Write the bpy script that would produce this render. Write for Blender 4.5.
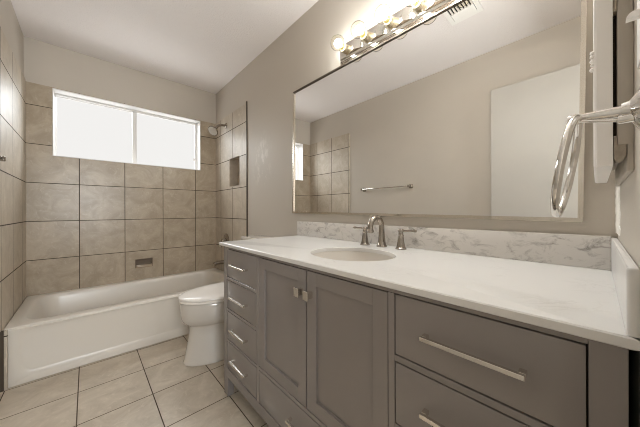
import bpy, bmesh, math, random
from mathutils import Vector, Matrix

for o in list(bpy.data.objects):
    bpy.data.objects.remove(o)
scene = bpy.context.scene
COL = scene.collection
PI = math.pi

# ------------------------------------------------------------------ camera
CAM_Z = 1.0258
cam_d = bpy.data.cameras.new('camera')
cam_d.sensor_width = 36.0
cam_d.lens = 254.07 / 640 * 36.0
cam_d.shift_y = -2.81 / 640
cam_d.clip_start = 0.02
cam = bpy.data.objects.new('camera', cam_d)
COL.objects.link(cam)
cam.matrix_world = (Matrix.Translation((0, 0, CAM_Z)) @ Matrix.Rotation(math.radians(-42.51), 4, 'Z')
                    @ Matrix.Rotation(math.radians(90), 4, 'X') @ Matrix.Rotation(math.radians(-0.163), 4, 'Z'))
scene.camera = cam

# ------------------------------------------------------------------ world, lights, exposure
world = bpy.data.worlds.new('overcast_sky')
scene.world = world
world.use_nodes = True
bg = world.node_tree.nodes['Background']
bg.inputs['Color'].default_value = (1.0, 0.985, 0.97, 1)
bg.inputs['Strength'].default_value = 0.775

BULB_STRENGTH = (90.0, 350.0)     # the three far bulbs are weaker than the three near ones


def area(name, loc, size, power, target, color=(1, 1, 1)):
    d = bpy.data.lights.new(name, 'AREA')
    d.shape = 'RECTANGLE'
    d.size, d.size_y = size
    d.energy = power
    d.color = color
    o = bpy.data.objects.new(name, d)
    COL.objects.link(o)
    o.location = loc
    o.rotation_euler = (Vector(target) - Vector(loc)).to_track_quat('-Z', 'Y').to_euler()
    return o


area('daylight', (0.40, 3.95, 2.40), (2.4, 1.0), 75.0, (0.42, 2.4, 1.3), (0.92, 0.965, 1.0))
area('ceiling_fill_light', (0.40, 4.50, 0.55), (3.4, 1.2), 38.0, (0.42, 2.8, 2.0), (0.97, 0.98, 1.0))  # added area light that lifts the ceiling, in place of bounce from outside
area('hall_fill_light', (-0.02, -1.20, 1.40), (0.6, 1.4), 42.0, (0.15, 0.8, 1.75), (0.90, 0.96, 1.0))  # added fill light behind the camera, no lamp is known there

scene.view_settings.view_transform = 'Standard'
scene.view_settings.look = 'None'
scene.view_settings.gamma = 1.0
scene.view_settings.exposure = 0.25
scene.view_settings.use_curve_mapping = False
scene.cycles.use_denoising = True
scene.cycles.filter_width = 1.0
scene.cycles.max_bounces = 14
scene.cycles.diffuse_bounces = 8
scene.cycles.glossy_bounces = 8
scene.cycles.transparent_max_bounces = 12
scene.cycles.sample_clamp_indirect = 6.0

# ------------------------------------------------------------------ materials


def lin(c):
    r = []
    for v in c[:3]:
        v = v / 255.0
        r.append(v / 12.92 if v <= 0.04045 else ((v + 0.055) / 1.055) ** 2.4)
    return (r[0], r[1], r[2], 1.0)


def new_mat(name):
    m = bpy.data.materials.new(name)
    m.use_nodes = True
    nt = m.node_tree
    return m, nt, nt.nodes['Principled BSDF']


def node(nt, kind, **kw):
    n = nt.nodes.new(kind)
    for k, v in kw.items():
        if k in n.inputs:
            n.inputs[k].default_value = v
        else:
            setattr(n, k, v)
    return n


def simple(name, c, rough=0.5, metal=0.0, spec=0.5, noise=0.0, nscale=8.0, bump=0.0, bscale=60.0, coat=0.0):
    m, nt, p = new_mat(name)
    p.inputs['Base Color'].default_value = lin(c)
    p.inputs['Roughness'].default_value = rough
    p.inputs['Metallic'].default_value = metal
    p.inputs['Specular IOR Level'].default_value = spec
    if coat:
        p.inputs['Coat Weight'].default_value = coat
        p.inputs['Coat Roughness'].default_value = 0.08
    tc = node(nt, 'ShaderNodeTexCoord')
    if noise:
        nz = node(nt, 'ShaderNodeTexNoise', Scale=nscale, Detail=5.0)
        nt.links.new(tc.outputs['Object'], nz.inputs['Vector'])
        rp = node(nt, 'ShaderNodeValToRGB')
        a, b = lin([v * (1 - noise) for v in c]), lin([min(255, v * (1 + noise)) for v in c])
        rp.color_ramp.elements[0].color, rp.color_ramp.elements[1].color = a, b
        rp.color_ramp.elements[0].position, rp.color_ramp.elements[1].position = 0.3, 0.7
        nt.links.new(nz.outputs['Fac'], rp.inputs['Fac'])
        nt.links.new(rp.outputs['Color'], p.inputs['Base Color'])
    if bump:
        nb = node(nt, 'ShaderNodeTexNoise', Scale=bscale, Detail=4.0)
        nt.links.new(tc.outputs['Object'], nb.inputs['Vector'])
        bp = node(nt, 'ShaderNodeBump', Strength=bump, Distance=0.004)
        nt.links.new(nb.outputs['Fac'], bp.inputs['Height'])
        nt.links.new(bp.outputs['Normal'], p.inputs['Normal'])
    return m


def tile_mat(name, axes, off, pitch, c, c2, grout, rough=0.30, mortar=0.0028):
    """Stone-look tile; axes = object axes that run across and up, off = a joint crossing, pitch = tile size."""
    m, nt, p = new_mat(name)
    L = nt.links
    tc = node(nt, 'ShaderNodeTexCoord')
    sx = node(nt, 'ShaderNodeSeparateXYZ')
    L.new(tc.outputs['Object'], sx.inputs[0])
    cx = node(nt, 'ShaderNodeCombineXYZ')
    for i in range(2):
        s = node(nt, 'ShaderNodeMath', operation='SUBTRACT')
        L.new(sx.outputs[axes[i]], s.inputs[0])
        s.inputs[1].default_value = off[i] - 20 * pitch[i]
        L.new(s.outputs[0], cx.inputs[i])
    br = node(nt, 'ShaderNodeTexBrick', offset=0.0, squash=1.0)
    br.inputs['Scale'].default_value = 1.0
    br.inputs['Brick Width'].default_value = pitch[0]
    br.inputs['Row Height'].default_value = pitch[1]
    br.inputs['Mortar Size'].default_value = mortar
    br.inputs['Mortar Smooth'].default_value = 0.1
    br.inputs['Bias'].default_value = 0.0
    br.inputs['Color1'].default_value = (0.42, 0.42, 0.42, 1)
    br.inputs['Color2'].default_value = (0.58, 0.58, 0.58, 1)
    L.new(cx.outputs[0], br.inputs['Vector'])
    # a different patch of the same stone for every tile
    sh = node(nt, 'ShaderNodeVectorMath', operation='MULTIPLY_ADD')
    L.new(br.outputs['Color'], sh.inputs[0])
    sh.inputs[1].default_value = (37.0, 53.0, 41.0)
    L.new(tc.outputs['Object'], sh.inputs[2])
    n1 = node(nt, 'ShaderNodeTexNoise', Scale=5.5, Detail=9.0, Roughness=0.66, Distortion=1.2)
    L.new(sh.outputs[0], n1.inputs['Vector'])
    r1 = node(nt, 'ShaderNodeValToRGB')
    r1.color_ramp.elements[0].color, r1.color_ramp.elements[1].color = lin(c), lin(c2)
    r1.color_ramp.elements[0].position, r1.color_ramp.elements[1].position = 0.38, 0.66
    L.new(n1.outputs['Fac'], r1.inputs['Fac'])
    n2 = node(nt, 'ShaderNodeTexNoise', Scale=16.0, Detail=6.0, Roughness=0.6, Distortion=2.5)
    L.new(sh.outputs[0], n2.inputs['Vector'])
    r2 = node(nt, 'ShaderNodeValToRGB')
    r2.color_ramp.elements[0].color, r2.color_ramp.elements[1].color = (0, 0, 0, 1), (0.32, 0.32, 0.32, 1)
    r2.color_ramp.elements[0].position, r2.color_ramp.elements[1].position = 0.56, 0.68
    L.new(n2.outputs['Fac'], r2.inputs['Fac'])
    mx = node(nt, 'ShaderNodeMixRGB', blend_type='MIX')
    L.new(r2.outputs['Color'], mx.inputs['Fac'])
    L.new(r1.outputs['Color'], mx.inputs['Color1'])
    mx.inputs['Color2'].default_value = lin([min(255, v + 18) for v in c2])
    mg = node(nt, 'ShaderNodeMixRGB', blend_type='MIX')
    L.new(br.outputs['Fac'], mg.inputs['Fac'])
    L.new(mx.outputs['Color'], mg.inputs['Color1'])
    mg.inputs['Color2'].default_value = lin(grout)
    L.new(mg.outputs['Color'], p.inputs['Base Color'])
    rr = node(nt, 'ShaderNodeMapRange')
    L.new(br.outputs['Fac'], rr.inputs['Value'])
    rr.inputs['To Min'].default_value = rough
    rr.inputs['To Max'].default_value = 0.9
    L.new(rr.outputs['Result'], p.inputs['Roughness'])
    b1 = node(nt, 'ShaderNodeBump', Strength=0.6, Distance=0.002, invert=True)
    L.new(br.outputs['Fac'], b1.inputs['Height'])
    b2 = node(nt, 'ShaderNodeBump', Strength=0.07, Distance=0.004)
    L.new(n2.outputs['Fac'], b2.inputs['Height'])
    L.new(b1.outputs['Normal'], b2.inputs['Normal'])
    L.new(b2.outputs['Normal'], p.inputs['Normal'])
    return m


def marble(name, base, vein, amount, scale=3.0, lo=0.53, hi=0.62, rough=0.22, width=0.035):
    m, nt, p = new_mat(name)
    L = nt.links
    tc = node(nt, 'ShaderNodeTexCoord')
    n1 = node(nt, 'ShaderNodeTexNoise', Scale=scale, Detail=8.0, Roughness=0.62, Distortion=1.8)
    L.new(tc.outputs['Object'], n1.inputs['Vector'])
    # thin veins where the noise crosses its middle
    s = node(nt, 'ShaderNodeMath', operation='SUBTRACT')
    L.new(n1.outputs['Fac'], s.inputs[0])
    s.inputs[1].default_value = 0.5
    a = node(nt, 'ShaderNodeMath', operation='ABSOLUTE')
    L.new(s.outputs[0], a.inputs[0])
    r = node(nt, 'ShaderNodeValToRGB')
    r.color_ramp.elements[0].color, r.color_ramp.elements[1].color = (1, 1, 1, 1), (0, 0, 0, 1)
    r.color_ramp.elements[0].position, r.color_ramp.elements[1].position = 0.0, width
    L.new(a.outputs[0], r.inputs['Fac'])
    n2 = node(nt, 'ShaderNodeTexNoise', Scale=scale * 0.9, Detail=3.0)
    L.new(tc.outputs['Object'], n2.inputs['Vector'])
    r2 = node(nt, 'ShaderNodeValToRGB')
    r2.color_ramp.elements[0].position, r2.color_ramp.elements[1].position = lo, hi
    L.new(n2.outputs['Fac'], r2.inputs['Fac'])
    mu = node(nt, 'ShaderNodeMath', operation='MULTIPLY')
    L.new(r.outputs['Color'], mu.inputs[0])
    L.new(r2.outputs['Color'], mu.inputs[1])
    m2 = node(nt, 'ShaderNodeMath', operation='MULTIPLY')
    L.new(mu.outputs[0], m2.inputs[0])
    m2.inputs[1].default_value = amount
    mx = node(nt, 'ShaderNodeMixRGB', blend_type='MIX')
    L.new(m2.outputs[0], mx.inputs['Fac'])
    mx.inputs['Color1'].default_value = lin(base)
    mx.inputs['Color2'].default_value = lin(vein)
    L.new(mx.outputs['Color'], p.inputs['Base Color'])
    p.inputs['Roughness'].default_value = rough
    return m


WALL_C = (191, 183, 172)
M = {}
M['paint'] = simple('greige_wall_paint', WALL_C, rough=0.55, spec=0.3, bump=0.10, bscale=90.0, noise=0.012, nscale=2.0)
M['ceiling'] = simple('textured_ceiling_paint', (235, 230, 228), rough=0.85, spec=0.2, bump=0.8, bscale=120.0)
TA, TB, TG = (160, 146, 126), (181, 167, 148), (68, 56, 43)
TA2, TB2 = (180, 168, 151), (198, 187, 171)  # same stone, lighter on the side walls: their light is put into the colour
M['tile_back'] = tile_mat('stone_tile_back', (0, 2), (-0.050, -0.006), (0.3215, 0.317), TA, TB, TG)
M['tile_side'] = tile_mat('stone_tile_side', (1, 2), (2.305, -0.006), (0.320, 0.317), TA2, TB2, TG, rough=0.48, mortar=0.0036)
M['tile_floor'] = tile_mat('stone_tile_floor', (0, 1), (-0.040, 1.686), (0.310, 0.303), (180, 167, 149), (200, 188, 171), (84, 71, 57), rough=0.35, mortar=0.0026)
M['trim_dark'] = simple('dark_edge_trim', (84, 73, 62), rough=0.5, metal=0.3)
M['white_trim'] = simple('white_trim_paint', (226, 222, 214), rough=0.4)
M['door'] = simple('door_paint', (182, 177, 169), rough=0.45, noise=0.01, nscale=3)
M['vinyl'] = simple('white_vinyl', (222, 220, 217), rough=0.35)
M['porcelain'] = simple('white_porcelain', (208, 202, 194), rough=0.15, coat=0.5)
M['seat'] = simple('white_seat_plastic', (243, 238, 232), rough=0.2)
M['tub'] = simple('white_tub_enamel', (214, 207, 197), rough=0.28, coat=0.1)
M['cab'] = simple('taupe_cabinet_paint', (135, 128, 124), rough=0.16, noise=0.01, nscale=4)
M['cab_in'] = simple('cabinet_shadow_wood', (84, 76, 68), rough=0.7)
M['quartz'] = marble('white_quartz', (219, 217, 214), (184, 180, 176), 0.30, 7.0, 0.52, 0.68)
m, nt, p = new_mat('veined_marble')
tc = node(nt, 'ShaderNodeTexCoord')
mp = node(nt, 'ShaderNodeMapping')
mp.inputs['Rotation'].default_value = (math.radians(35), 0, 0)
mp.inputs['Scale'].default_value = (1.0, 0.8, 1.3)
nt.links.new(tc.outputs['Object'], mp.inputs['Vector'])
na = node(nt, 'ShaderNodeTexNoise', Scale=24.0, Detail=9.0, Roughness=0.70, Distortion=0.6)
nt.links.new(mp.outputs[0], na.inputs['Vector'])
ra = node(nt, 'ShaderNodeValToRGB')
ra.color_ramp.elements[0].position, ra.color_ramp.elements[1].position = 0.50, 0.70
nt.links.new(na.outputs['Fac'], ra.inputs['Fac'])
nb = node(nt, 'ShaderNodeTexNoise', Scale=4.5, Detail=3.0)
nt.links.new(mp.outputs[0], nb.inputs['Vector'])
rb = node(nt, 'ShaderNodeValToRGB')
rb.color_ramp.elements[0].position, rb.color_ramp.elements[1].position = 0.30, 0.58
nt.links.new(nb.outputs['Fac'], rb.inputs['Fac'])
ml = node(nt, 'ShaderNodeMath', operation='MULTIPLY')
nt.links.new(ra.outputs['Color'], ml.inputs[0])
nt.links.new(rb.outputs['Color'], ml.inputs[1])
mx = node(nt, 'ShaderNodeMixRGB', blend_type='MIX')
nt.links.new(ml.outputs[0], mx.inputs['Fac'])
mx.inputs['Color1'].default_value = lin((208, 203, 197))
mx.inputs['Color2'].default_value = lin((128, 121, 116))
nt.links.new(mx.outputs['Color'], p.inputs['Base Color'])
p.inputs['Roughness'].default_value = 0.25
M['splash'] = m
M['chrome'] = simple('polished_chrome', (225, 222, 218), rough=0.10, metal=1.0)
M['nickel'] = simple('brushed_nickel', (162, 153, 143), rough=0.24, metal=1.0)
M['pull'] = simple('satin_nickel_pull', (224, 218, 209), rough=0.24, metal=1.0)
M['bar_metal'] = simple('satin_chrome_bar', (222, 216, 207), rough=0.13, metal=1.0)
M['socket'] = simple('satin_socket_metal', (205, 192, 164), rough=0.34, metal=0.9)
M['brass'] = simple('bulb_cap_brass', (206, 186, 122), rough=0.3, metal=0.8)
M['frame'] = simple('mirror_frame_champagne', (214, 206, 194), rough=0.25, metal=1.0)
M['white_pl'] = simple('white_painted_metal', (244, 241, 238), rough=0.4)
M['grey_pl'] = simple('rough_patch_plaster', (166, 156, 142), rough=0.8, noise=0.10, nscale=60, bump=0.8, bscale=90)
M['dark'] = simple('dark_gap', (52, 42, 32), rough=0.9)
M['cab_body'] = simple('grey_white_metal', (190, 182, 171), rough=0.45)
M['caulk'] = simple('old_white_caulk', (246, 242, 234), rough=0.7, bump=0.6, bscale=140)
M['caulk_b'] = simple('stained_brown_caulk', (122, 96, 70), rough=0.9, noise=0.2, nscale=60)
M['vent_white'] = simple('white_vent_enamel', (240, 238, 234), rough=0.4)
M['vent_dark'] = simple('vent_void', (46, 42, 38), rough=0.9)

m, nt, p = new_mat('mirror_silver')
p.inputs['Base Color'].default_value = (0.90, 0.89, 0.87, 1)
p.inputs['Metallic'].default_value = 1.0
p.inputs['Roughness'].default_value = 0.005
M['mirror'] = m


def thin_glass(name, refl, tint=(1, 1, 1, 1), rough=0.02):
    m = bpy.data.materials.new(name)
    m.use_nodes = True
    nt = m.node_tree
    nt.nodes.remove(nt.nodes['Principled BSDF'])
    tr = node(nt, 'ShaderNodeBsdfTransparent')
    tr.inputs['Color'].default_value = tint
    gl = node(nt, 'ShaderNodeBsdfGlossy')
    gl.inputs['Roughness'].default_value = rough
    lw = node(nt, 'ShaderNodeLayerWeight')
    lw.inputs['Blend'].default_value = refl
    mx = node(nt, 'ShaderNodeMixShader')
    nt.links.new(lw.outputs['Fresnel'], mx.inputs[0])
    nt.links.new(tr.outputs[0], mx.inputs[1])
    nt.links.new(gl.outputs[0], mx.inputs[2])
    nt.links.new(mx.outputs[0], nt.nodes['Material Output'].inputs['Surface'])
    return m


M['pane'] = thin_glass('window_glass', 0.04, (0.985, 0.985, 0.98, 1))
M['globe'] = thin_glass('clear_bulb_glass', 0.05, (0.97, 0.95, 0.90, 1))
for key, nm, st in (('glow', 'glowing_filament', BULB_STRENGTH[0]), ('glow_strong', 'bright_glowing_filament', BULB_STRENGTH[1])):
    m = bpy.data.materials.new(nm)
    m.use_nodes = True
    nt = m.node_tree
    nt.nodes.remove(nt.nodes['Principled BSDF'])
    em = node(nt, 'ShaderNodeEmission')
    em.inputs['Color'].default_value = (0.935, 0.97, 1.0, 1)
    em.inputs['Strength'].default_value = st
    nt.links.new(em.outputs[0], nt.nodes['Material Output'].inputs['Surface'])
    M[key] = m

# scuffed patches on the paint of the mirror wall
m = simple('scuffed_wall_paint', WALL_C, rough=0.55, spec=0.3, bump=0.10, bscale=90.0)
nt = m.node_tree
p = nt.nodes['Principled BSDF']
tc = node(nt, 'ShaderNodeTexCoord')
sub = node(nt, 'ShaderNodeVectorMath', operation='SUBTRACT')
sub.inputs[1].default_value = (1.151, 2.02, 1.47)
nt.links.new(tc.outputs['Object'], sub.inputs[0])
mul = node(nt, 'ShaderNodeVectorMath', operation='MULTIPLY')
mul.inputs[1].default_value = (1.0, 5.2, 3.4)
nt.links.new(sub.outputs[0], mul.inputs[0])
ln = node(nt, 'ShaderNodeVectorMath', operation='LENGTH')
nt.links.new(mul.outputs[0], ln.inputs[0])
fall = node(nt, 'ShaderNodeMapRange')
fall.inputs['From Min'].default_value = 0.3
fall.inputs['From Max'].default_value = 1.0
fall.inputs['To Min'].default_value = 1.0
fall.inputs['To Max'].default_value = 0.0
nt.links.new(ln.outputs['Value'], fall.inputs['Value'])
st = node(nt, 'ShaderNodeVectorMath', operation='MULTIPLY')
st.inputs[1].default_value = (1.0, 1.0, 0.6)
nt.links.new(tc.outputs['Object'], st.inputs[0])
nz = node(nt, 'ShaderNodeTexNoise', Scale=24.0, Detail=7.0, Roughness=0.6)
nt.links.new(st.outputs[0], nz.inputs['Vector'])
rp = node(nt, 'ShaderNodeValToRGB')
rp.color_ramp.elements[0].position, rp.color_ramp.elements[1].position = 0.52, 0.60
nt.links.new(nz.outputs['Fac'], rp.inputs['Fac'])
mm = node(nt, 'ShaderNodeMath', operation='MULTIPLY')
nt.links.new(fall.outputs['Result'], mm.inputs[0])
nt.links.new(rp.outputs['Color'], mm.inputs[1])
mx = node(nt, 'ShaderNodeMixRGB', blend_type='MIX')
nt.links.new(mm.outputs[0], mx.inputs['Fac'])
mx.inputs['Color1'].default_value = lin(WALL_C)
mx.inputs['Color2'].default_value = lin([v + 14 for v in WALL_C])
nt.links.new(mx.outputs['Color'], p.inputs['Base Color'])
rm = node(nt, 'ShaderNodeMapRange')
rm.inputs['To Min'].default_value = 0.55
rm.inputs['To Max'].default_value = 0.42
nt.links.new(mm.outputs[0], rm.inputs['Value'])
nt.links.new(rm.outputs['Result'], p.inputs['Roughness'])
M['paint_scuff'] = m

# ------------------------------------------------------------------ mesh helpers


def B():
    return bmesh.new()


def join(bm, other):
    me = bpy.data.meshes.new('tmp')
    other.to_mesh(me)
    bm.from_mesh(me)
    bpy.data.meshes.remove(me)
    other.free()


def box(bm, x0, x1, y0, y1, z0, z1, bev=0.0, seg=2):
    t = B()
    bmesh.ops.create_cube(t, size=1.0)
    for v in t.verts:
        v.co = Vector(((x0 + x1) / 2 + v.co.x * (x1 - x0), (y0 + y1) / 2 + v.co.y * (y1 - y0), (z0 + z1) / 2 + v.co.z * (z1 - z0)))
    if bev:
        bmesh.ops.bevel(t, geom=t.edges[:], offset=bev, segments=seg, affect='EDGES', profile=0.5)
    join(bm, t)
    return bm


def loft(bm, rings, cap0=True, cap1=True, smooth=True):
    R = [[bm.verts.new(p) for p in r] for r in rings]
    n = len(R[0])
    fs = []
    for a, b in zip(R, R[1:]):
        for i in range(n):
            fs.append(bm.faces.new((a[i], a[(i + 1) % n], b[(i + 1) % n], b[i])))
    if cap0:
        fs.append(bm.faces.new(list(reversed(R[0]))))
    if cap1:
        fs.append(bm.faces.new(R[-1]))
    if smooth:
        for f in fs:
            f.smooth = True
    return bm


def lathe(bm, profile, origin, axis='Z', n=32, cap0=True, cap1=True):
    """profile = (radius, height) pairs turned about an axis through origin; axis may be a vector."""
    ax = {'X': Vector((1, 0, 0)), 'Y': Vector((0, 1, 0)), 'Z': Vector((0, 0, 1))}[axis] if isinstance(axis, str) else Vector(axis).normalized()
    u = ax.orthogonal().normalized()
    w = ax.cross(u)
    o = Vector(origin)
    rings = [[o + ax * h + (u * math.cos(2 * PI * k / n) + w * math.sin(2 * PI * k / n)) * max(r, 1e-5) for k in range(n)] for r, h in profile]
    return loft(bm, rings, cap0, cap1)


def tube(bm, pts, radii, n=16, closed=False):
    P = [Vector(p) for p in pts]
    if not hasattr(radii, '__len__'):
        radii = [radii] * len(P)
    rings = []
    prev = None
    m = len(P)
    for i, p in enumerate(P):
        if closed:
            t = (P[(i + 1) % m] - P[(i - 1) % m]).normalized()
        else:
            t = (P[min(i + 1, m - 1)] - P[max(i - 1, 0)]).normalized()
        u = t.orthogonal().normalized() if prev is None else (prev - t * prev.dot(t)).normalized()
        prev = u
        w = t.cross(u)
        rings.append([p + (u * math.cos(2 * PI * k / n) + w * math.sin(2 * PI * k / n)) * radii[i] for k in range(n)])
    if closed:
        rings.append(rings[0])
        loft(bm, rings, False, False)
        bmesh.ops.remove_doubles(bm, verts=bm.verts[:], dist=1e-6)
    else:
        loft(bm, rings)
    return bm


def rrect(cx, cy, hx, hy, r, n=6):
    """Rounded rectangle outline, counter-clockwise, 4*(n+1) points."""
    out = []
    for k, (sx, sy) in enumerate(((1, 1), (-1, 1), (-1, -1), (1, -1))):
        for i in range(n + 1):
            a = (k + i / n) * PI / 2
            out.append((cx + sx * (hx - r) + r * math.cos(a), cy + sy * (hy - r) + r * math.sin(a)))
    return out


def finish(bm, smooth_angle=None):
    bmesh.ops.recalc_face_normals(bm, faces=bm.faces[:])
    if smooth_angle is not None:
        for f in bm.faces:
            f.smooth = True
        for e in bm.edges:
            if len(e.link_faces) == 2 and e.calc_face_angle(0) > math.radians(smooth_angle):
                e.smooth = False


def obj(name, bm, mat, parent=None, smooth_angle=35, local=False):
    finish(bm, smooth_angle)
    if parent is not None and not local:
        w = parent.matrix_world_loc if False else world_loc(parent)
        bmesh.ops.translate(bm, verts=bm.verts[:], vec=-w)
    me = bpy.data.meshes.new(name)
    bm.to_mesh(me)
    bm.free()
    me.materials.append(M[mat] if isinstance(mat, str) else mat)
    o = bpy.data.objects.new(name, me)
    COL.objects.link(o)
    if parent is not None:
        o.parent = parent
    return o


def world_loc(o):
    v = Vector(o.location)
    q = o.parent
    while q is not None:
        v = v + Vector(q.location)
        q = q.parent
    return v


def thing(name, label, cat, loc=(0, 0, 0), group=None):
    o = bpy.data.objects.new(name, None)
    COL.objects.link(o)
    o.empty_display_size = 0.05
    o.location = loc
    o['label'] = label
    o['category'] = cat
    if group:
        o['group'] = group
    return o


def tag(o, label, cat, group=None):
    o['label'] = label
    o['category'] = cat
    if group:
        o['group'] = group
    return o


def struct(name, bm, mat, parent=None, label=None, smooth_angle=35):
    o = obj(name, bm, mat, parent, smooth_angle)
    if parent is None:
        o['kind'] = 'structure'
    if label:
        o['label'] = label
    return o


def dup(o, parent, shift):
    """A copy of a part and its sub-parts, moved by shift under the same thing."""
    c = o.copy()
    COL.objects.link(c)
    c.parent = parent
    c.location = Vector(o.location) + Vector(shift)
    for ch in list(o.children):
        d = ch.copy()
        COL.objects.link(d)
        d.parent = c
    return c


def holed_slab(bm, axis, d0, d1, a, b, holes, revealed=True):
    """Slab between d0 and d1 along axis, spanning a=(a0,a1) and b=(b0,b1), with rectangular holes ((a0,a1,b0,b1), ...)."""
    A = sorted({a[0], a[1]} | {min(max(h[i], a[0]), a[1]) for h in holes for i in (0, 1)})
    Bv = sorted({b[0], b[1]} | {min(max(h[i], b[0]), b[1]) for h in holes for i in (2, 3)})

    def co(d, x, y):
        return {'X': (d, x, y), 'Y': (x, d, y), 'Z': (x, y, d)}[axis]
    na, nb = len(A) - 1, len(Bv) - 1

    def solid(i, j):
        if i < 0 or j < 0 or i >= na or j >= nb:
            return False
        ca, cb = (A[i] + A[i + 1]) / 2, (Bv[j] + Bv[j + 1]) / 2
        return not any(h[0] < ca < h[1] and h[2] < cb < h[3] for h in holes)
    cache = {}

    def v(d, i, j):
        k = (d, i, j)
        if k not in cache:
            cache[k] = bm.verts.new(co(d, A[i], Bv[j]))
        return cache[k]
    for i in range(na):
        for j in range(nb):
            if not solid(i, j):
                continue
            for d in (d0, d1):
                bm.faces.new((v(d, i, j), v(d, i + 1, j), v(d, i + 1, j + 1), v(d, i, j + 1)))
            for (di, dj, e) in ((-1, 0, ((i, j), (i, j + 1))), (1, 0, ((i + 1, j), (i + 1, j + 1))), (0, -1, ((i, j), (i + 1, j))), (0, 1, ((i, j + 1), (i + 1, j + 1)))):
                if not solid(i + di, j + dj):
                    bm.faces.new((v(d0, *e[0]), v(d0, *e[1]), v(d1, *e[1]), v(d1, *e[0])))
    return bm


# ------------------------------------------------------------------ the room
XL, XR, D, H = -0.374, 1.151, 3.116, 2.44
YN = -0.041                       # near wall, beside the doorway
YT = 2.305                        # front edge of the wall tile
TT = 2.075                        # top of the wall tile
TX0, TX1, TY = -0.363, 1.143, 3.106   # tile faces

struct('floor', box(B(), XL - 0.1, XR + 0.1, -1.4, D + 0.02, -0.06, 0.0), 'tile_floor', smooth_angle=None)
struct('ceiling', box(B(), XL - 0.1, XR + 0.1, -1.4, D + 0.25, H, H + 0.06), 'ceiling', smooth_angle=None)
struct('wall_left', box(B(), XL - 0.1, XL, -1.4, D + 0.02, 0.0, H), 'paint', smooth_angle=None)
WIN = (-0.214, 0.970, 1.495, 2.070)
SOAP = (0.350, 0.502, 0.457, 0.547)
NICHE = (2.452, 2.708, 1.284, 1.592)
struct('wall_back', holed_slab(B(), 'Y', D, D + 0.18, (XL - 0.1, XR + 0.1), (0.0, H), (WIN, SOAP)), 'paint', smooth_angle=None)
struct('wall_right', holed_slab(B(), 'X', XR, XR + 0.13, (-1.4, D), (0.0, H), (NICHE,)), 'paint_scuff', smooth_angle=None)
struct('wall_front', holed_slab(B(), 'Y', YN - 0.11, YN, (XL, XR), (0.0, H), ((XL + 0.02, 0.285, -0.1, 2.075),)), 'paint', smooth_angle=None)
struct('wall_hall', box(B(), XL, XR, -1.4, -1.3, 0.0, H), 'paint', smooth_angle=None)

# tiled tub surround
struct('wall_back_tile', holed_slab(B(), 'Y', TY, D, (XL, XR), (0.30, TT), (WIN, SOAP)), 'tile_back', smooth_angle=None)
struct('wall_right_tile', holed_slab(B(), 'X', TX1, XR, (YT, TY), (0.0, TT), (NICHE,)), 'tile_side', smooth_angle=None)
b = box(B(), XL, TX0, YT - 0.024, TY, 0.345, TT + 0.01)
box(b, XL, TX0, YT + 0.001, TY, 0.0, 0.3449)
struct('wall_left_tile', b, 'tile_side', smooth_angle=None)
struct('trim_1', box(B(), TX1 - 0.002, XR, YT - 0.010, YT - 0.0002, 0.0, TT + 0.015), 'trim_dark', smooth_angle=None)
struct('trim_2', box(B(), XL, TX0 + 0.010, YT - 0.012, YT - 0.004, 0.0, 0.3448), 'trim_dark', smooth_angle=None)
struct('trim_6', box(B(), TX0 + 0.0105, TX0 + 0.0235, YT - 0.014, YT + 0.0015, 0.0, 0.343, 0.002, 2), 'tile_side')
# niche lining in the shower wall
b = B()
ny0, ny1, nz0, nz1 = NICHE
box(b, XR + 0.085, XR + 0.092, ny0, ny1, nz0, nz1)
box(b, TX1, XR + 0.085, ny0, ny0 + 0.004, nz0, nz1)
box(b, TX1, XR + 0.085, ny1 - 0.004, ny1, nz0, nz1)
box(b, TX1, XR + 0.085, ny0 + 0.004, ny1 - 0.004, nz0, nz0 + 0.006)
box(b, TX1, XR + 0.085, ny0 + 0.004, ny1 - 0.004, nz1 - 0.004, nz1)
struct('trim_3', b, simple('niche_stone', (174, 162, 147), rough=0.4, noise=0.06, nscale=14), smooth_angle=None)

# window: white vinyl slider set back in the wall
w = bpy.data.objects.new('window_1', None)
COL.objects.link(w)
w['kind'] = 'structure'
w['label'] = 'white sliding window with two bright panes above the tub'
wx0, wx1, wz0, wz1 = WIN
b = B()   # lining of the opening
for (x0, x1, z0, z1) in ((wx0, wx0 + 0.006, wz0, wz1), (wx1 - 0.006, wx1, wz0, wz1), (wx0 + 0.006, wx1 - 0.006, wz1 - 0.008, wz1), (wx0 + 0.006, wx1 - 0.006, wz0, wz0 + 0.006)):
    box(b, x0, x1, TY - 0.003, 3.205, z0, z1, 0.0015, 1)
obj('window_lining', b, 'vinyl', w)
b = B()
for (x0, x1, z0, z1) in ((wx0 + 0.006, wx0 + 0.012, wz0 + 0.006, wz1 - 0.008), (wx1 - 0.022, wx1 - 0.006, wz0 + 0.006, wz1 - 0.008),
                         (wx0 + 0.012, wx1 - 0.022, wz1 - 0.022, wz1 - 0.008), (wx0 + 0.012, wx1 - 0.022, wz0 + 0.006, wz0 + 0.012)):
    box(b, x0, x1, 3.205, 3.25, z0, z1, 0.002, 1)
obj('window_frame', b, 'vinyl', w)
gx0, gx1, gz0, gz1 = wx0 + 0.012, wx1 - 0.022, wz0 + 0.012, wz1 - 0.022
mid = 0.362
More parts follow.
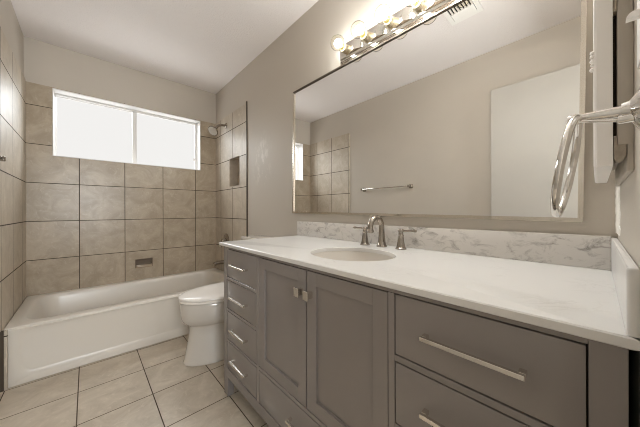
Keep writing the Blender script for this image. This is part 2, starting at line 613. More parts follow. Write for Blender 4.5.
for nm, (a0, a1, y0) in (('sash', (gx0, mid + 0.018, 3.232)), ('sash', (mid - 0.018, gx1, 3.212))):
    b = B()
    s = 0.005
    left_s = 0.036 if a0 > 0 else s
    right_s = 0.036 if a0 < 0 else s
    for (x0, x1, z0, z1) in ((a0, a0 + left_s, gz0, gz1), (a1 - right_s, a1, gz0, gz1), (a0 + left_s, a1 - right_s, gz1 - s, gz1), (a0 + left_s, a1 - right_s, gz0, gz0 + s)):
        box(b, x0, x1, y0, y0 + 0.016, z0, z1, 0.0015, 1)
    so = obj(nm, b, 'vinyl', w)
    obj('pane', box(B(), a0 + left_s, a1 - right_s, y0 + 0.006, y0 + 0.009, gz0 + s, gz1 - s), 'pane', so, smooth_angle=None)
    if a0 > 0:
        obj('sash_latch', box(B(), a1 - 0.022, a1 - 0.012, y0 - 0.006, y0, 1.615, 1.645, 0.002, 1), 'grey_pl', so)

# door swung open against the left wall, seen in the mirror
d = struct('door_1', box(B(), -0.351, -0.316, 0.004, 0.624, 0.012, 2.068, 0.002, 1), 'door', label='plain off-white door standing open along the left wall')
b = B()
lathe(b, ((0.026, 0.0), (0.026, 0.006), (0.010, 0.010), (0.010, 0.030), (0.024, 0.040), (0.027, 0.052), (0.020, 0.062), (0.0, 0.064)), (-0.316, 0.556, 0.92), 'X', 24)
obj('door_knob', b, 'nickel', d)
# casing lining the doorway
b = B()
box(b, 0.268, 0.2848, YN - 0.112, YN + 0.002, 0.0, 2.0745)
box(b, XL + 0.0202, 0.268, YN - 0.112, YN + 0.002, 2.058, 2.0745)
struct('trim_4', b, 'white_trim', smooth_angle=None)
# torn caulk in the corner of the mirror wall above the side splash
random.seed(4)
rings = []
for i in range(17):
    z = 0.957 + i * 0.0090
    e_ = 0.0 if 0 < i < 16 else 0.02
    x1_ = XR - 0.13 + random.uniform(-0.012, 0.012) + e_
    t_ = 0.0028 + random.uniform(-0.0006, 0.0008)
    rings.append([(XR - 0.0004, YN + 0.0002, z), (XR - 0.0004, YN + t_ + 0.002, z), (XR - 0.012, YN + t_, z), (x1_ + 0.008, YN + t_ * 0.9, z), (x1_, YN + 0.0002, z)])
struct('trim_5', loft(B(), rings), 'caulk')

# ------------------------------------------------------------------ bathtub
tub = thing('bathtub', 'long white alcove bathtub with a recessed front apron below the window', 'bathtub', (0.395, 2.70, 0))
bx0, bx1, by0, by1, rz = TX0 + 0.001, TX1 - 0.001, 2.322, TY - 0.001, 0.343
cx, cy, hx, hy = (bx0 + bx1) / 2, (by0 + by1) / 2, (bx1 - bx0) / 2, (by1 - by0) / 2


def ring3(cx, cy, hx, hy, r, z):
    return [(x, y, z) for x, y in rrect(cx, cy, hx, hy, r, 8)]


R = [ring3(cx, cy, hx, hy, 0.004, 0.0), ring3(cx, cy, hx, hy, 0.004, rz - 0.012), ring3(cx, cy, hx - 0.003, hy - 0.003, 0.006, rz - 0.003), ring3(cx, cy, hx - 0.010, hy - 0.010, 0.012, rz)]
icx, icy, ihx, ihy = cx, cy + 0.010, hx - 0.055, hy - 0.062
for off, z in ((0.0, rz), (0.010, rz - 0.004), (0.020, rz - 0.016), (0.030, rz - 0.05), (0.055, 0.16), (0.080, 0.10), (0.125, 0.065), (0.20, 0.055)):
    R.append(ring3(icx, icy, ihx - off * 1.1, ihy - off * 0.7, 0.14 - min(off, 0.05), z))
obj('basin', loft(B(), R), 'tub', tub, smooth_angle=50)
# apron: raised border round a shallow panel with rounded lower corners
pz0, pz1, px0, px1 = 0.058, 0.322, -0.292, 1.085


def apron_ring(x0, x1, z0, z1, r, y):
    return [(x, y, z) for x, z in rrect((x0 + x1) / 2, (z0 + z1) / 2, (x1 - x0) / 2, (z1 - z0) / 2, r, 8)]


R = [apron_ring(bx0, bx1, 0.001, rz - 0.010, 0.002, 2.3215), apron_ring(bx0, bx1, 0.001, rz - 0.010, 0.002, 2.311), apron_ring(bx0 + 0.004, bx1 - 0.004, 0.004, rz - 0.013, 0.004, 2.3075),
     apron_ring(px0 - 0.006, px1 + 0.006, pz0 - 0.006, pz1 + 0.006, 0.066, 2.3075), apron_ring(px0 + 0.004, px1 - 0.004, pz0 + 0.006, pz1 - 0.004, 0.058, 2.3135),
     apron_ring(px0 + 0.012, px1 - 0.012, pz0 + 0.014, pz1 - 0.010, 0.05, 2.3150)]
obj('apron', loft(B(), R), 'tub', tub, smooth_angle=40)
lathe_b = lathe(B(), ((0.028, 0.0), (0.028, 0.003), (0.020, 0.004), (0.0, 0.004)), (bx1 - 0.30, icy, 0.0552), 'Z', 24)
obj('drain', lathe_b, 'chrome', tub)
random.seed(9)
b = B()
for i in range(9):
    z = 0.02 + i * 0.012
    r = random.uniform(0.003, 0.007)
    box(b, TX0 + 0.0002, TX0 + 0.002 + r, 2.3005, 2.3069, z, z + 0.012, 0.001, 1)
obj('caulk_strip', b, 'caulk_b', tub)

# ------------------------------------------------------------------ shower fittings
sh = thing('overhead_shower', 'round chrome shower head on a bent arm high on the tiled wall', 'shower head', (TX1, 2.786, 1.973))
obj('flange', lathe(B(), ((0.030, 0.0), (0.030, 0.004), (0.014, 0.012), (0.0, 0.012)), (TX1 - 0.0005, 2.786, 1.973), (-1, 0, 0), 28), 'nickel', sh)
obj('arm', tube(B(), [(TX1 - 0.004, 2.786, 1.973), (TX1 - 0.05, 2.786, 1.970), (TX1 - 0.085, 2.786, 1.955), (TX1 - 0.105, 2.786, 1.932), (TX1 - 0.116, 2.786, 1.916)], 0.0125, 14), 'nickel', sh)
hd = Vector((-0.66, -0.34, -0.67)).normalized()
h0 = Vector((TX1 - 0.114, 2.786, 1.918))
obj('head', lathe(B(), ((0.012, -0.006), (0.016, 0.008), (0.018, 0.020), (0.042, 0.040), (0.055, 0.050), (0.057, 0.058), (0.055, 0.062)), h0, hd, 32), 'nickel', sh)
obj('spray_face', lathe(B(), ((0.050, 0.0625), (0.048, 0.066), (0.034, 0.067), (0.012, 0.066), (0.0, 0.066)), h0, hd, 32), simple('grey_spray_face', (176, 168, 156), rough=0.5), sh)

vl = thing('shower_valve', 'chrome lever shower valve on the tiled wall behind the vanity corner', 'shower valve', (TX1, 2.79, 0.700))
obj('escutcheon', lathe(B(), ((0.075, 0.0), (0.075, 0.004), (0.060, 0.012), (0.030, 0.016), (0.0, 0.016)), (TX1 - 0.0005, 2.79, 0.700), (-1, 0, 0), 36), 'nickel', vl)
obj('hub', lathe(B(), ((0.024, 0.0), (0.022, 0.030), (0.020, 0.040), (0.0, 0.042)), (TX1 - 0.0155, 2.79, 0.700), (-1, 0, 0), 24), 'nickel', vl)
obj('lever', tube(B(), [(TX1 - 0.050, 2.79, 0.695), (TX1 - 0.058, 2.79, 0.66), (TX1 - 0.066, 2.79, 0.622)], [0.009, 0.007, 0.009], 12), 'nickel', vl)

sp = thing('tub_spout', 'brushed metal tub spout on the tiled wall just above the tub rim', 'tub spout', (TX1, 2.79, 0.46))
obj('spout_body', tube(B(), [(TX1 - 0.0005, 2.79, 0.462), (TX1 - 0.03, 2.79, 0.462), (TX1 - 0.10, 2.79, 0.460), (TX1 - 0.132, 2.79, 0.456), (TX1 - 0.142, 2.79, 0.450)], [0.024, 0.021, 0.020, 0.020, 0.012], 20), 'nickel', sp)
obj('nozzle', lathe(B(), ((0.013, 0.0), (0.013, 0.014), (0.0, 0.014)), (TX1 - 0.125, 2.79, 0.4415), (0, 0, -1), 18), 'nickel', sp)

# recessed soap dish in the back wall
sd = thing('soap_dish', 'small beige soap dish set into the back wall tile above the tub', 'soap dish', (0.426, TY, 0.457))
s0, s1, t0, t1 = SOAP
b = B()
y2 = D + 0.075
box(b, s0 + 0.0005, s1 - 0.0005, y2, y2 + 0.006, t0 + 0.0005, t1 - 0.0005)
box(b, s0 + 0.0005, s0 + 0.007, TY - 0.003, y2, t0 + 0.0005, t1 - 0.0005, 0.001, 1)
box(b, s1 - 0.007, s1 - 0.0005, TY - 0.003, y2, t0 + 0.0005, t1 - 0.0005, 0.001, 1)
box(b, s0 + 0.007, s1 - 0.007, TY - 0.003, y2, t1 - 0.007, t1 - 0.0005, 0.001, 1)
obj('recess', b, simple('soap_recess_ceramic', (134, 116, 97), rough=0.3), sd)
b = B()
box(b, s0 + 0.0075, s1 - 0.0075, TY - 0.010, y2 - 0.001, t0 + 0.001, t0 + 0.020, 0.004, 2)
box(b, s0 + 0.0075, s1 - 0.0075, TY - 0.010, TY + 0.004, t0 + 0.020, t0 + 0.030, 0.003, 2)
obj('ledge', b, simple('soap_ledge_ceramic', (166, 148, 126), rough=0.25), sd)

# ------------------------------------------------------------------ toilet (faces the left wall)
TYC = 1.870
toi = thing('toilet', 'white elongated toilet with closed lid between bathtub and vanity', 'toilet', (0.80, TYC, 0))


def toilet_ring(xf, xb, w, z, eb=0.55, n=40, mid=0.58):
    a = (xb - xf) * mid
    out = []
    for k in range(n):
        t = 2 * PI * k / n
        c, s = math.cos(t), math.sin(t)
        if c < 0:
            x = xf + a + a * c
            y = w * s
        else:
            x = xf + a + (xb - xf - a) * abs(c) ** eb
            y = w * math.copysign(abs(s) ** 0.75, s)
        out.append((x, TYC + y, z))
    return out


secs = ((0.0005, .474, 1.08, .146), (.012, .472, 1.08, .148), (.028, .480, 1.08, .141), (.10, .493, 1.08, .131), (.17, .505, 1.07, .122), (.238, .513, 1.06, .115),
        (.249, .508, 1.06, .121), (.260, .490, 1.05, .139), (.278, .472, 1.05, .158), (.305, .460, 1.05, .170), (.345, .454, 1.05, .176), (.390, .453, 1.05, .178), (.408, .456, 1.05, .177), (.414, .462, 1.045, .172))
obj('bowl', loft(B(), [toilet_ring(a, b_, c, z) for z, a, b_, c in secs]), 'porcelain', toi, smooth_angle=60)
secs = ((.4145, .462, .925, .166), (.419, .449, .93, .180), (.428, .448, .93, .181), (.432, .453, .925, .176))
obj('seat', loft(B(), [toilet_ring(a, b_, c, z) for z, a, b_, c in secs]), 'seat', toi, smooth_angle=50)
secs = ((.4345, .460, .925, .168), (.438, .446, .934, .182), (.446, .445, .934, .183), (.452, .451, .930, .177), (.457, .475, .915, .155), (.460, .53, .88, .105), (.461, .60, .82, .05))
obj('lid', loft(B(), [toilet_ring(a, b_, c, z) for z, a, b_, c in secs]), 'seat', toi, smooth_angle=60)
for sgn in (-1, 1):
    b = B()
    box(b, .935, .962, TYC + sgn * 0.075 - 0.016, TYC + sgn * 0.075 + 0.016, .4145, .446, 0.006, 2)
    obj('hinge', b, 'seat', toi)
R = []
for z, g in ((.4145, -.012), (.43, -.004), (.60, 0.0), (.778, 0.003)):
    R.append([(x, y, z) for x, y in rrect(1.056, TYC, .085 + g * .5, .190 + g, .03, 6)])
tank = obj('tank', loft(B(), R), 'porcelain', toi, smooth_angle=50)
R = []
for z, g in ((.7785, .004), (.782, .010), (.802, .010), (.810, .004), (.811, -.004)):
    R.append([(x, y, z) for x, y in rrect(1.054, TYC, .084 + g * .5, .192 + g, .03, 6)])
obj('tank_lid', loft(B(), R), 'porcelain', toi, smooth_angle=50)

# ------------------------------------------------------------------ vanity cabinet
XV = 0.571
van = thing('vanity_cabinet', 'long taupe bathroom vanity cabinet with shaker doors and drawers', 'vanity', (0.86, 0.70, 0))
b = B()
VZ0, VZ1 = 0.105, 0.8285
VY0, VY1 = -0.030, 1.430
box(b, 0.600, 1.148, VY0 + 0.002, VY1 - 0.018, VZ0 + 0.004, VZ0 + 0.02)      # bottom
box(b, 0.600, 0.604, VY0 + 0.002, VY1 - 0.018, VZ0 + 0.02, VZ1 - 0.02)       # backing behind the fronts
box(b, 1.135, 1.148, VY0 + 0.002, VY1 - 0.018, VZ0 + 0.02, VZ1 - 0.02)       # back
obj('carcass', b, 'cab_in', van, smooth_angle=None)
obj('side_panel', box(B(), 0.602, 1.148, VY1 - 0.018, VY1, VZ0, VZ1, 0.001, 1), 'cab', van)
obj('side_panel', box(B(), 0.602, 1.148, VY0, VY0 + 0.0018, VZ0, VZ1), 'cab', van)
ROWS = ((.663, .817), (.490, .6465), (.319, .4745), (.157, .3065))
b = B()
FX = 0.5995
e = 0.0008


def bar_z(y0, y1, z0, z1):
    box(b, XV, FX, y0, y1, z0, z1, 0.0008, 1)


bar_z(1.388, VY1, VZ0, VZ1)            # left stile
bar_z(1.036, 1.0575, 0.1545, 0.8165)   # beside the drawer bank
bar_z(0.3465, 0.3645, 0.1545, 0.8165)  # beside the right drawers
bar_z(VY0, 0.0095, VZ0, VZ1)           # right stile
bar_z(0.0095, 1.388, 0.8175, VZ1)      # top rail
bar_z(0.0095, 1.388, VZ0, 0.1545)      # bottom rail
for (z0, z1) in ((.6465, .663), (.4745, .490), (.3065, .319)):
    bar_z(1.0575, 1.388, z0 + e, z1 - e)
    bar_z(0.0095, 0.3465, z0 + e, z1 - e)
bar_z(0.3645, 1.036, 0.3085, 0.3235)
obj('face_frame', b, 'cab', van)
for (y0, y1, x0, x1) in ((1.378, VY1, XV, 0.605), (VY0, 0.0095, XV, 0.605), (1.378, VY1, 1.09, 1.148), (VY0, 0.0095, 1.09, 1.148)):
    obj('leg', box(B(), x0, x1, y0, y1, 0.0005, VZ0 - 0.0005, 0.001, 1), 'cab', van)


def front(y0, y1, z0, z1, g=0.0026):
    return box(B(), XV + 0.0005, FX - 0.001, y0 + g, y1 - g, z0 + g, z1 - g, 0.0012, 2)


def pull(parent, yc, zc, length):
    q = B()
    y0, y1 = yc - length / 2, yc + length / 2
    s = 0.0045
    box(q, 0.545, 0.554, y0, y1, zc - s, zc + s, 0.0006, 1)
    for a, c in ((y0, y0 + 0.011), (y1 - 0.011, y1)):
        box(q, 0.554, XV + 0.0003, a, c, zc - s, zc + s, 0.0004, 1)
    return obj('pull', q, 'pull', parent)


for z0, z1 in ROWS:
    dr = obj('drawer', front(1.0575, 1.388, z0, z1), 'cab', van)
    pull(dr, 1.2255, (z0 + z1) / 2 - 0.001, 0.168)
for z0, z1 in ROWS:
    dr = obj('drawer', front(0.0095, 0.3465, z0, z1), 'cab', van)
    pull(dr, 0.1765, (z0 + z1) / 2 - 0.001, 0.186)
dr = obj('drawer', front(0.3645, 1.036, 0.157, 0.3075), 'cab', van)
pull(dr, 0.700, 0.236, 0.186)


def shaker(y0, y1, z0, z1, fr=0.047, g=0.0024):
    q = B()
    y0, y1, z0, z1 = y0 + g, y1 - g, z0 + g, z1 - g
    x0, x1 = XV + 0.0005, FX - 0.001
    for (a, c, d_, f_) in ((y0, y0 + fr, z0, z1), (y1 - fr, y1, z0, z1), (y0 + fr, y1 - fr, z0, z0 + fr), (y0 + fr, y1 - fr, z1 - fr, z1)):
        box(q, x0, x1, a, c, d_, f_, 0.0007, 1)
    box(q, x0 + 0.009, x1, y0 + fr - 0.0005, y1 - fr + 0.0005, z0 + fr - 0.0005, z1 - fr + 0.0005)
    return q


for (y0, y1, ky) in ((0.699, 1.036, 0.722), (0.3645, 0.6965, 0.671)):
    dd = obj('cabinet_door', shaker(y0, y1, 0.3235, 0.8165), 'cab', van)
    q = B()
    box(q, 0.549, XV + 0.0003, ky - 0.0095, ky + 0.0095, 0.7245, 0.7475, 0.001, 1)
    box(q, 0.5435, 0.549, ky - 0.013, ky + 0.013, 0.720, 0.752, 0.0012, 1)
    obj('knob', q, 'pull', dd)

# ------------------------------------------------------------------ countertop, splashes, sink, faucet
ZC0, ZC = 0.829, 0.847
CX0, CX1, CY0, CY1 = 0.561, 1.150, -0.0395, 1.474
SX, SY, SA, SB = 0.820, 0.700, 0.160, 0.186


def counter_mesh():
    bm = B()
    angs = [2 * PI * k / 72 for k in range(72)]
    for x, y in ((CX0, CY0), (CX0, CY1), (CX1, CY0), (CX1, CY1)):
        angs.append(math.atan2(y - SY, x - SX) % (2 * PI))
    angs = sorted(angs)

    def hit(a, x0, x1, y0, y1):
        dx, dy = math.cos(a), math.sin(a)
        ts = []
        if abs(dx) > 1e-9:
            ts.append(((x1 if dx > 0 else x0) - SX) / dx)
        if abs(dy) > 1e-9:
            ts.append(((y1 if dy > 0 else y0) - SY) / dy)
        t = min(ts)
        return SX + dx * t, SY + dy * t

    def outer(z, o):
        return [(*hit(a, CX0 + o, CX1 - o, CY0 + o, CY1 - o), z) for a in angs]

    def inner(z, o):
        out = []
        for a in angs:
            dx, dy = math.cos(a), math.sin(a)
            t = 1 / math.sqrt((dx / (SA + o)) ** 2 + (dy / (SB + o)) ** 2)
            out.append((SX + dx * t, SY + dy * t, z))
        return out
    rings = [inner(ZC0, 0.0), inner(ZC - 0.002, 0.0), inner(ZC, 0.002), outer(ZC, 0.0025), outer(ZC - 0.0025, 0.0), outer(ZC0 + 0.002, 0.0), outer(ZC0, 0.002), inner(ZC0, 0.0)]
    loft(bm, rings, False, False, False)
    bmesh.ops.remove_doubles(bm, verts=bm.verts[:], dist=1e-6)
    return bm


tag(obj('countertop', counter_mesh(), 'quartz', smooth_angle=30), 'white quartz countertop with an oval cutout lying on the taupe vanity', 'countertop')
tag(obj('backsplash', box(B(), 1.131, 1.150, -0.0272, 1.483, ZC + 0.0005, 0.948, 0.0015, 2), 'splash'), 'long veined marble backsplash strip below the mirror', 'backsplash')
b = B()
R = []
for z, g in ((ZC + 0.0005, 0.0), (0.9395, 0.0), (0.9425, 0.0008), (0.944, 0.0025)):
    y0, y1, x0, x1 = -0.0403 + g * 0.5, -0.0276 - g * 0.5, 0.5635 + g, 1.1305
    ring = [(x1, y0, z), (x1, y1, z)]
    for i in range(6):
        a = PI / 2 + i / 5 * PI / 2
        ring.append((x0 + 0.005 + 0.005 * math.cos(a), y1 - 0.005 + 0.005 * math.sin(a), z))
    for i in range(3):
        a = PI + i / 2 * PI / 2
        ring.append((x0 + 0.002 + 0.002 * math.cos(a), y0 + 0.002 + 0.002 * math.sin(a), z))
    R.append(ring)
tag(obj('side_splash', loft(b, R), 'quartz', smooth_angle=40), 'short white side splash at the right end of the countertop', 'backsplash')

snk = thing('sink', 'oval white undermount sink in the countertop', 'sink', (SX, SY, 0.69))


def ell(fa, z):
    return [(SX + SA * fa * math.cos(2 * PI * k / 56), SY + SB * fa * math.sin(2 * PI * k / 56), z) for k in range(56)]


R = [ell(1.10, 0.8130), ell(1.10, 0.8285), ell(1.012, 0.8285), ell(1.0, 0.822), ell(0.975, 0.795), ell(0.90, 0.755), ell(0.76, 0.722), ell(0.55, 0.704), ell(0.25, 0.697), ell(0.12, 0.695)]
R += [ell(0.12, 0.690), ell(0.26, 0.690), ell(0.57, 0.697), ell(0.79, 0.714), ell(0.93, 0.749), ell(1.0, 0.792), ell(1.02, 0.813)]
bm_s = loft(B(), R + [R[0]], False, False)
bmesh.ops.remove_doubles(bm_s, verts=bm_s.verts[:], dist=1e-6)
obj('basin', bm_s, 'porcelain', snk, smooth_angle=50)
obj('drain', lathe(B(), ((0.021, 0.0), (0.021, 0.004), (0.014, 0.005), (0.0, 0.003)), (SX, SY, 0.6925), 'Z', 24), 'chrome', snk)

fy = 0.721
fau = thing('faucet', 'brushed nickel high-arc faucet with two lever handles behind the sink', 'faucet', (1.075, fy, ZC))
fz = ZC + 0.0003
obj('spout_base', lathe(B(), ((0.026, 0.0), (0.026, 0.004), (0.021, 0.010), (0.0175, 0.030), (0.0155, 0.055), (0.0, 0.055)), (1.075, fy, fz), 'Z', 28), 'nickel', fau)
pts, rad = [], []
pts.append((1.075, fy, fz + 0.054)); rad.append(0.0152)
pts.append((1.075, fy, fz + 0.080)); rad.append(0.0135)
cxs, czs, rs = 1.028, fz + 0.098, 0.047
for i in range(15):
    a = i / 14 * math.radians(196)
    pts.append((cxs + rs * math.cos(a), fy, czs + rs * math.sin(a)))
    rad.append(0.0125 + 0.0012 * i / 14)
obj('spout', tube(B(), pts, rad, 18), 'nickel', fau)
lx, lz = pts[-1][0], pts[-1][2]
dirv = (Vector(pts[-1]) - Vector(pts[-2])).normalized()
obj('aerator', lathe(B(), ((0.0150, 0.0), (0.0155, 0.010), (0.0125, 0.013), (0.0, 0.012)), Vector(pts[-1]) - dirv * 0.002, dirv, 22), 'nickel', fau)
for hy, sg in ((0.819, 1), (0.613, -1)):
    hb = obj('handle', lathe(B(), ((0.025, 0.0), (0.025, 0.005), (0.020, 0.009), (0.015, 0.035), (0.0125, 0.060), (0.0135, 0.064), (0.0105, 0.070), (0.011, 0.080), (0.0135, 0.088), (0.010, 0.094), (0.0, 0.095)), (1.068, hy, fz), 'Z', 26), 'nickel', fau)
    obj('lever', tube(B(), [(1.068, hy + sg * 0.010, fz + 0.085), (1.068, hy + sg * 0.035, fz + 0.086), (1.068, hy + sg * 0.060, fz + 0.087), (1.068, hy + sg * 0.066, fz + 0.087), (1.068, hy + sg * 0.074, fz + 0.087)], [0.0062, 0.0052, 0.0050, 0.0068, 0.0060], 14), 'nickel', hb)

# ------------------------------------------------------------------ framed mirror (hangs a touch crooked)
mir = thing('wall_mirror', 'wide rectangular mirror in a thin champagne frame above the vanity', 'mirror', (XR, 0.7785, 1.4480))
mir.rotation_euler = (math.radians(0.78), 0, 0)
mw, mh = 1.511 / 2, 0.899 / 2
b = B()
for o0, o1, xa in ((0.0, 0.005, -0.0205), (0.005, 0.0085, -0.0175), (0.0085, 0.0125, -0.0205)):
    hw, iw = mw - o0, mw - o1
    hh, ih = mh - o0, mh - o1
    box(b, xa, -0.001, -hw, -iw, -hh, mh - 0.0081)
    box(b, xa, -0.001, iw, hw, -hh, mh - 0.0081)
    box(b, xa, -0.001, -iw, iw, -hh, -ih)
obj('mirror_frame', b, 'frame', mir, smooth_angle=None, local=True)
top = obj('top_rail', box(B(), -0.0205, -0.001, -mw, mw, mh - 0.008, mh), 'trim_dark', mir, smooth_angle=None, local=True)  # dark colour stands in for the shade line along the mirror top
top['label'] = 'top rail of the frame, coloured dark for its shade line'
obj('glass', box(B(), -0.0130, -0.0020, -mw + 0.0126, mw - 0.0126, -mh + 0.0126, mh - 0.0082), 'mirror', mir, smooth_angle=None, local=True)

# ------------------------------------------------------------------ vanity light bar with six globes
vb = thing('vanity_light', 'chrome vanity light bar with six clear globe bulbs above the mirror', 'light fixture', (XR, 0.632, 1.960))
vb.rotation_euler = (math.radians(1.4), 0, 0)
L2 = 0.422
b = B()


def plate_ring(hy_, hz_, x):
    return [(x, -hy_, -hz_), (x, hy_, -hz_), (x, hy_, hz_), (x, -hy_, hz_)]


loft(b, [plate_ring(L2, 0.056, -0.001), plate_ring(L2, 0.056, -0.010), plate_ring(L2 - 0.003, 0.053, -0.013), plate_ring(L2 - 0.003, 0.050, -0.013),
         plate_ring(L2 - 0.006, 0.047, -0.018), plate_ring(L2 - 0.006, 0.044, -0.018), plate_ring(L2 - 0.012, 0.038, -0.028)], True, True, False)
obj('backplate', b, 'bar_metal', vb, smooth_angle=None, local=True)
SYS = [0.368 - 0.150 * k for k in range(6)]
first = None
for k in range(5):
    yc = (SYS[k] + SYS[k + 1]) / 2
    if first is None:
        q = B()
        V = [q.verts.new(c) for c in ((-0.0282, -0.054, -0.036), (-0.0282, 0.054, -0.036), (-0.0282, 0.054, 0.036), (-0.0282, -0.054, 0.036), (-0.046, 0, -0.033), (-0.046, 0, 0.024))]
        for f in ((0, 1, 4), (1, 2, 5, 4), (2, 3, 5), (3, 0, 4, 5), (3, 2, 1, 0)):
            q.faces.new([V[i] for i in f])
        first = obj('facet', q, 'bar_metal', vb, smooth_angle=None, local=True)
        first.location = (0, yc, 0)
    else:
        c = first.copy(); COL.objects.link(c); c.parent = vb; c.location = (0, yc, 0)
sk = obj('socket', lathe(B(), ((0.024, 0.0), (0.0245, 0.005), (0.0230, 0.026), (0.0190, 0.026), (0.0185, 0.016), (0.0, 0.016)), (-0.0282, 0, 0.008), (-1, 0, 0), 28), 'socket', vb, local=True)
sk.location = (0, SYS[0], 0)
# globe bulb: screw cap, thin glass globe, glowing coil
GX = -0.095
GZ = 0.014
q = B()
R0 = 0.040
# globe sections from neck (towards the wall) to the tip
secs = [(0.0142, -0.0500), (0.0150, -0.0560)]
for i in range(18):
    a = math.radians(157) * (1 - i / 17)
    secs.append((max(R0 * math.sin(a), 0.0004), GX - R0 * math.cos(a)))
bulb = obj('bulb', loft(B(), [[(x, r * math.cos(2 * PI * k / 32), GZ + r * math.sin(2 * PI * k / 32)) for k in range(32)] for r, x in secs], False, True), 'globe', vb, local=True)
bulb.location = (0, SYS[0], 0)
cap = obj('screw_cap', lathe(B(), ((0.0138, 0.0), (0.0145, 0.006), (0.0138, 0.012), (0.0130, 0.020), (0.0090, 0.026), (0.0, 0.026)), (-0.0405, 0, 0.010), (-1, 0, 0), 24), 'brass', bulb, local=True)
fil = obj('filament', lathe(B(), ((0.006, -0.020), (0.018, -0.012), (0.023, 0.0), (0.018, 0.012), (0.006, 0.020)), (GX + 0.004, 0, GZ), (-1, 0, 0), 14), 'glow', bulb, local=True)
for k in range(1, 6):
    c = sk.copy(); COL.objects.link(c); c.parent = vb; c.location = (0, SYS[k], 0)
    c = bulb.copy(); COL.objects.link(c); c.parent = vb; c.location = (0, SYS[k], 0)
    for ch in (cap, fil):
        d_ = ch.copy(); COL.objects.link(d_); d_.parent = c
        if ch is fil and k > 2:
            d_.data = fil.data.copy()
            d_.data.materials[0] = M['glow_strong']

# ------------------------------------------------------------------ ceiling vent (seen in the mirror)
ven = thing('ceiling_vent', 'white slotted air vent on the ceiling, reflected at the top of the mirror', 'air vent', (0.36, 0.637, H))
vx0, vx1, vy0, vy1 = 0.222, 0.500, 0.536, 0.742
b = B()
holed_slab(b, 'Z', H - 0.010, H - 0.0005, (vx0, vx1), (vy0, vy1), ((vx0 + 0.035, vx1 - 0.035, vy0 + 0.028, vy1 - 0.028),))
obj('vent_frame', b, 'vent_white', ven, smooth_angle=None)
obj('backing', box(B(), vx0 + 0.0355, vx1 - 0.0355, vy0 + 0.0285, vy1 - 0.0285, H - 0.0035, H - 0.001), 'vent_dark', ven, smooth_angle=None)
obj('solid_panel', box(B(), vx0 + 0.0385, vx0 + 0.113, vy0 + 0.0315, vy1 - 0.0315, H - 0.013, H - 0.004, 0.001, 1), 'vent_white', ven)
n = 7
w_ = (vy1 - vy0 - 0.058) / n
first = None
for k in range(n):
    yk = vy0 + 0.029 + w_ * k
    if first is None:
        q = B()
        box(q, vx0 + 0.116, vx1 - 0.036, yk + 0.001, yk + w_ * 0.52, H - 0.013, H - 0.004, 0.0008, 1)
        first = obj('slat', q, 'white_trim', ven)
    else:
        dup(first, ven, (0, w_ * k, 0))

# ------------------------------------------------------------------ towel bar on the left wall
tb = thing('towel_bar', 'chrome towel bar on the left wall, seen in the mirror', 'towel bar', (XL, 1.71, 1.295))
q = B()
box(q, XL + 0.052, XL + 0.066, 1.395, 2.035, 1.288, 1.300, 0.003, 2)
obj('bar', q, 'chrome', tb)
br0 = None
for yk in (1.395, 2.035):
    q = B()
    R = []
    for x, s in ((XL + 0.0005, 0.022), (XL + 0.006, 0.022), (XL + 0.016, 0.012), (XL + 0.050, 0.0105), (XL + 0.054, 0.0125), (XL + 0.066, 0.0125), (XL + 0.069, 0.009)):
        R.append([(x, yk + a, 1.294 + c) for a, c in rrect(0, 0, s, s, s * 0.3, 3)])
    obj('bracket', loft(q, R), 'nickel', tb)

# ------------------------------------------------------------------ towel ring on the near wall
tr = thing('towel_ring', 'chrome towel ring on the wall at the right edge', 'towel ring', (0.50, YN, 1.152))
q = B()
lathe(q, ((0.026, 0.0), (0.026, 0.004), (0.019, 0.009), (0.0125, 0.013), (0.0105, 0.020), (0.0, 0.020)), (0.50, YN + 0.0003, 1.150), 'Y', 28)
obj('flange', q, 'chrome', tr)
obj('post', tube(B(), [(0.50, YN + 0.018, 1.1505), (0.50, YN + 0.030, 1.1510), (0.50, 0.005, 1.1520), (0.50, 0.018, 1.1525)], [0.0078, 0.0068, 0.0052, 0.0046], 18), 'chrome', tr)
obj('stay', tube(B(), [(0.494, YN + 0.010, 1.1395), (0.496, YN + 0.022, 1.1395), (0.498, YN + 0.024, 1.140), (0.499, 0.016, 1.1475)], [0.0060, 0.0058, 0.0024, 0.0019], 12), 'chrome', tr)
pts = []
RR = 0.0660
for k in range(72):
    a = 2 * PI * k / 72
    dx, dz = RR * math.sin(a), RR * math.cos(a)
    pts.append((0.50 + dx, 0.0288 - 0.022 * dx - 0.16 * dz, 1.0855 + dz))
obj('ring', tube(B(), pts, 0.0046, 14, True), 'chrome', tr)
obj('ring_eye', lathe(B(), ((0.0064, -0.0055), (0.0075, -0.003), (0.0075, 0.003), (0.0064, 0.0055), (0.0, 0.0055)), (0.50, 0.0225, 1.1505), 'Y', 20), 'chrome', tr)

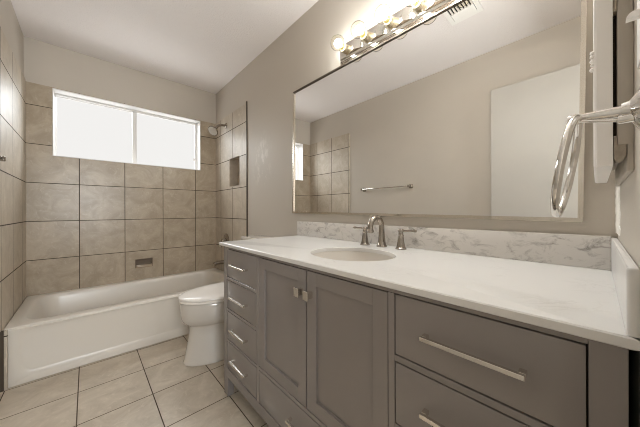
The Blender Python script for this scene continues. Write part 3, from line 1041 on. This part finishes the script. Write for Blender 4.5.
# ------------------------------------------------------------------ medicine cabinet on the near wall
mc = thing('medicine_cabinet', 'white wall cabinet edge-on with its door ajar beside the mirror', 'cabinet', (0.86, YN, 1.09))
box_b = B()
box(box_b, 0.655, 1.070, YN + 0.0003, -0.0230, 1.134, 1.760, 0.0012, 2)
box(box_b, 0.655, 1.070, YN + 0.0003, -0.0335, 1.090, 1.1345, 0.0008, 1)
obj('cabinet_body', box_b, 'cab_body', mc)
obj('gap_shade', box(B(), 0.672, 1.050, -0.0229, -0.0186, 1.138, 1.740), 'dark', mc, smooth_angle=None)  # dark core in the door gap, its shade put into the colour
q = B()
R = []
for y, g in ((-0.0182, 0.0), (0.0000, 0.0), (0.0030, 0.0016), (0.0042, 0.0045)):
    R.append([(0.650 + g, y, 1.100 + g), (1.050 - g, y, 1.100 + g), (1.050 - g, y, 1.770 - g), (0.650 + g, y, 1.770 - g)])
loft(q, R, True, True, False)
obj('cabinet_door', q, 'white_pl', mc, smooth_angle=None)
q = B()
prof = [(-0.0190, 1.1500), (-0.0190, 1.1110), (-0.0210, 1.1060), (-0.0250, 1.1045), (-0.0290, 1.1075), (-0.0320, 1.1130), (-0.0328, 1.1200), (-0.0328, 1.1335), (-0.0226, 1.1335), (-0.0226, 1.1500)]
loft(q, [[(0.668, y, z) for y, z in prof], [(0.6540, y, z) for y, z in prof], [(0.6520, y * 0.96 - 0.001, z * 0.94 + 0.0678) for y, z in prof]], True, True, False)
obj('hinge', q, 'grey_pl', mc)
obj('upper_hinge', box(B(), 0.652, 0.668, -0.0228, -0.0184, 1.358, 1.395, 0.001, 1), 'grey_pl', mc)
q = B()
random.seed(2)
for k in range(5):
    t = B()
    bmesh.ops.create_icosphere(t, subdivisions=2, radius=random.uniform(0.0028, 0.0042))
    bmesh.ops.translate(t, verts=t.verts[:], vec=(0.655 + random.uniform(-.002, .002), 0.0050, 1.272 + k * 0.0072))
    join(q, t)
obj('paint_drip', q, 'white_pl', mc)

# ------------------------------------------------------------------ white hook plate at the right edge
hk = thing('wall_hook', 'small white hook plate on the wall above the towel ring', 'hook', (0.50, YN, 1.27))
obj('plate', box(B(), 0.470, 0.545, YN + 0.0003, YN + 0.0045, 1.215, 1.345, 0.0015, 2), 'white_pl', hk)
q = B()
prof = [(YN + 0.0046, 1.2645), (YN + 0.0160, 1.2645)]
for i in range(7):
    a = i / 6 * PI / 2
    prof.append((YN + 0.0085 + 0.0075 * math.cos(a), 1.2650 + 0.0080 * math.sin(a)))
prof.append((YN + 0.0046, 1.2730))
loft(q, [[(x, y, z) for y, z in prof] for x in (0.509, 0.500)], True, True, False)
obj('peg', q, 'white_pl', hk)
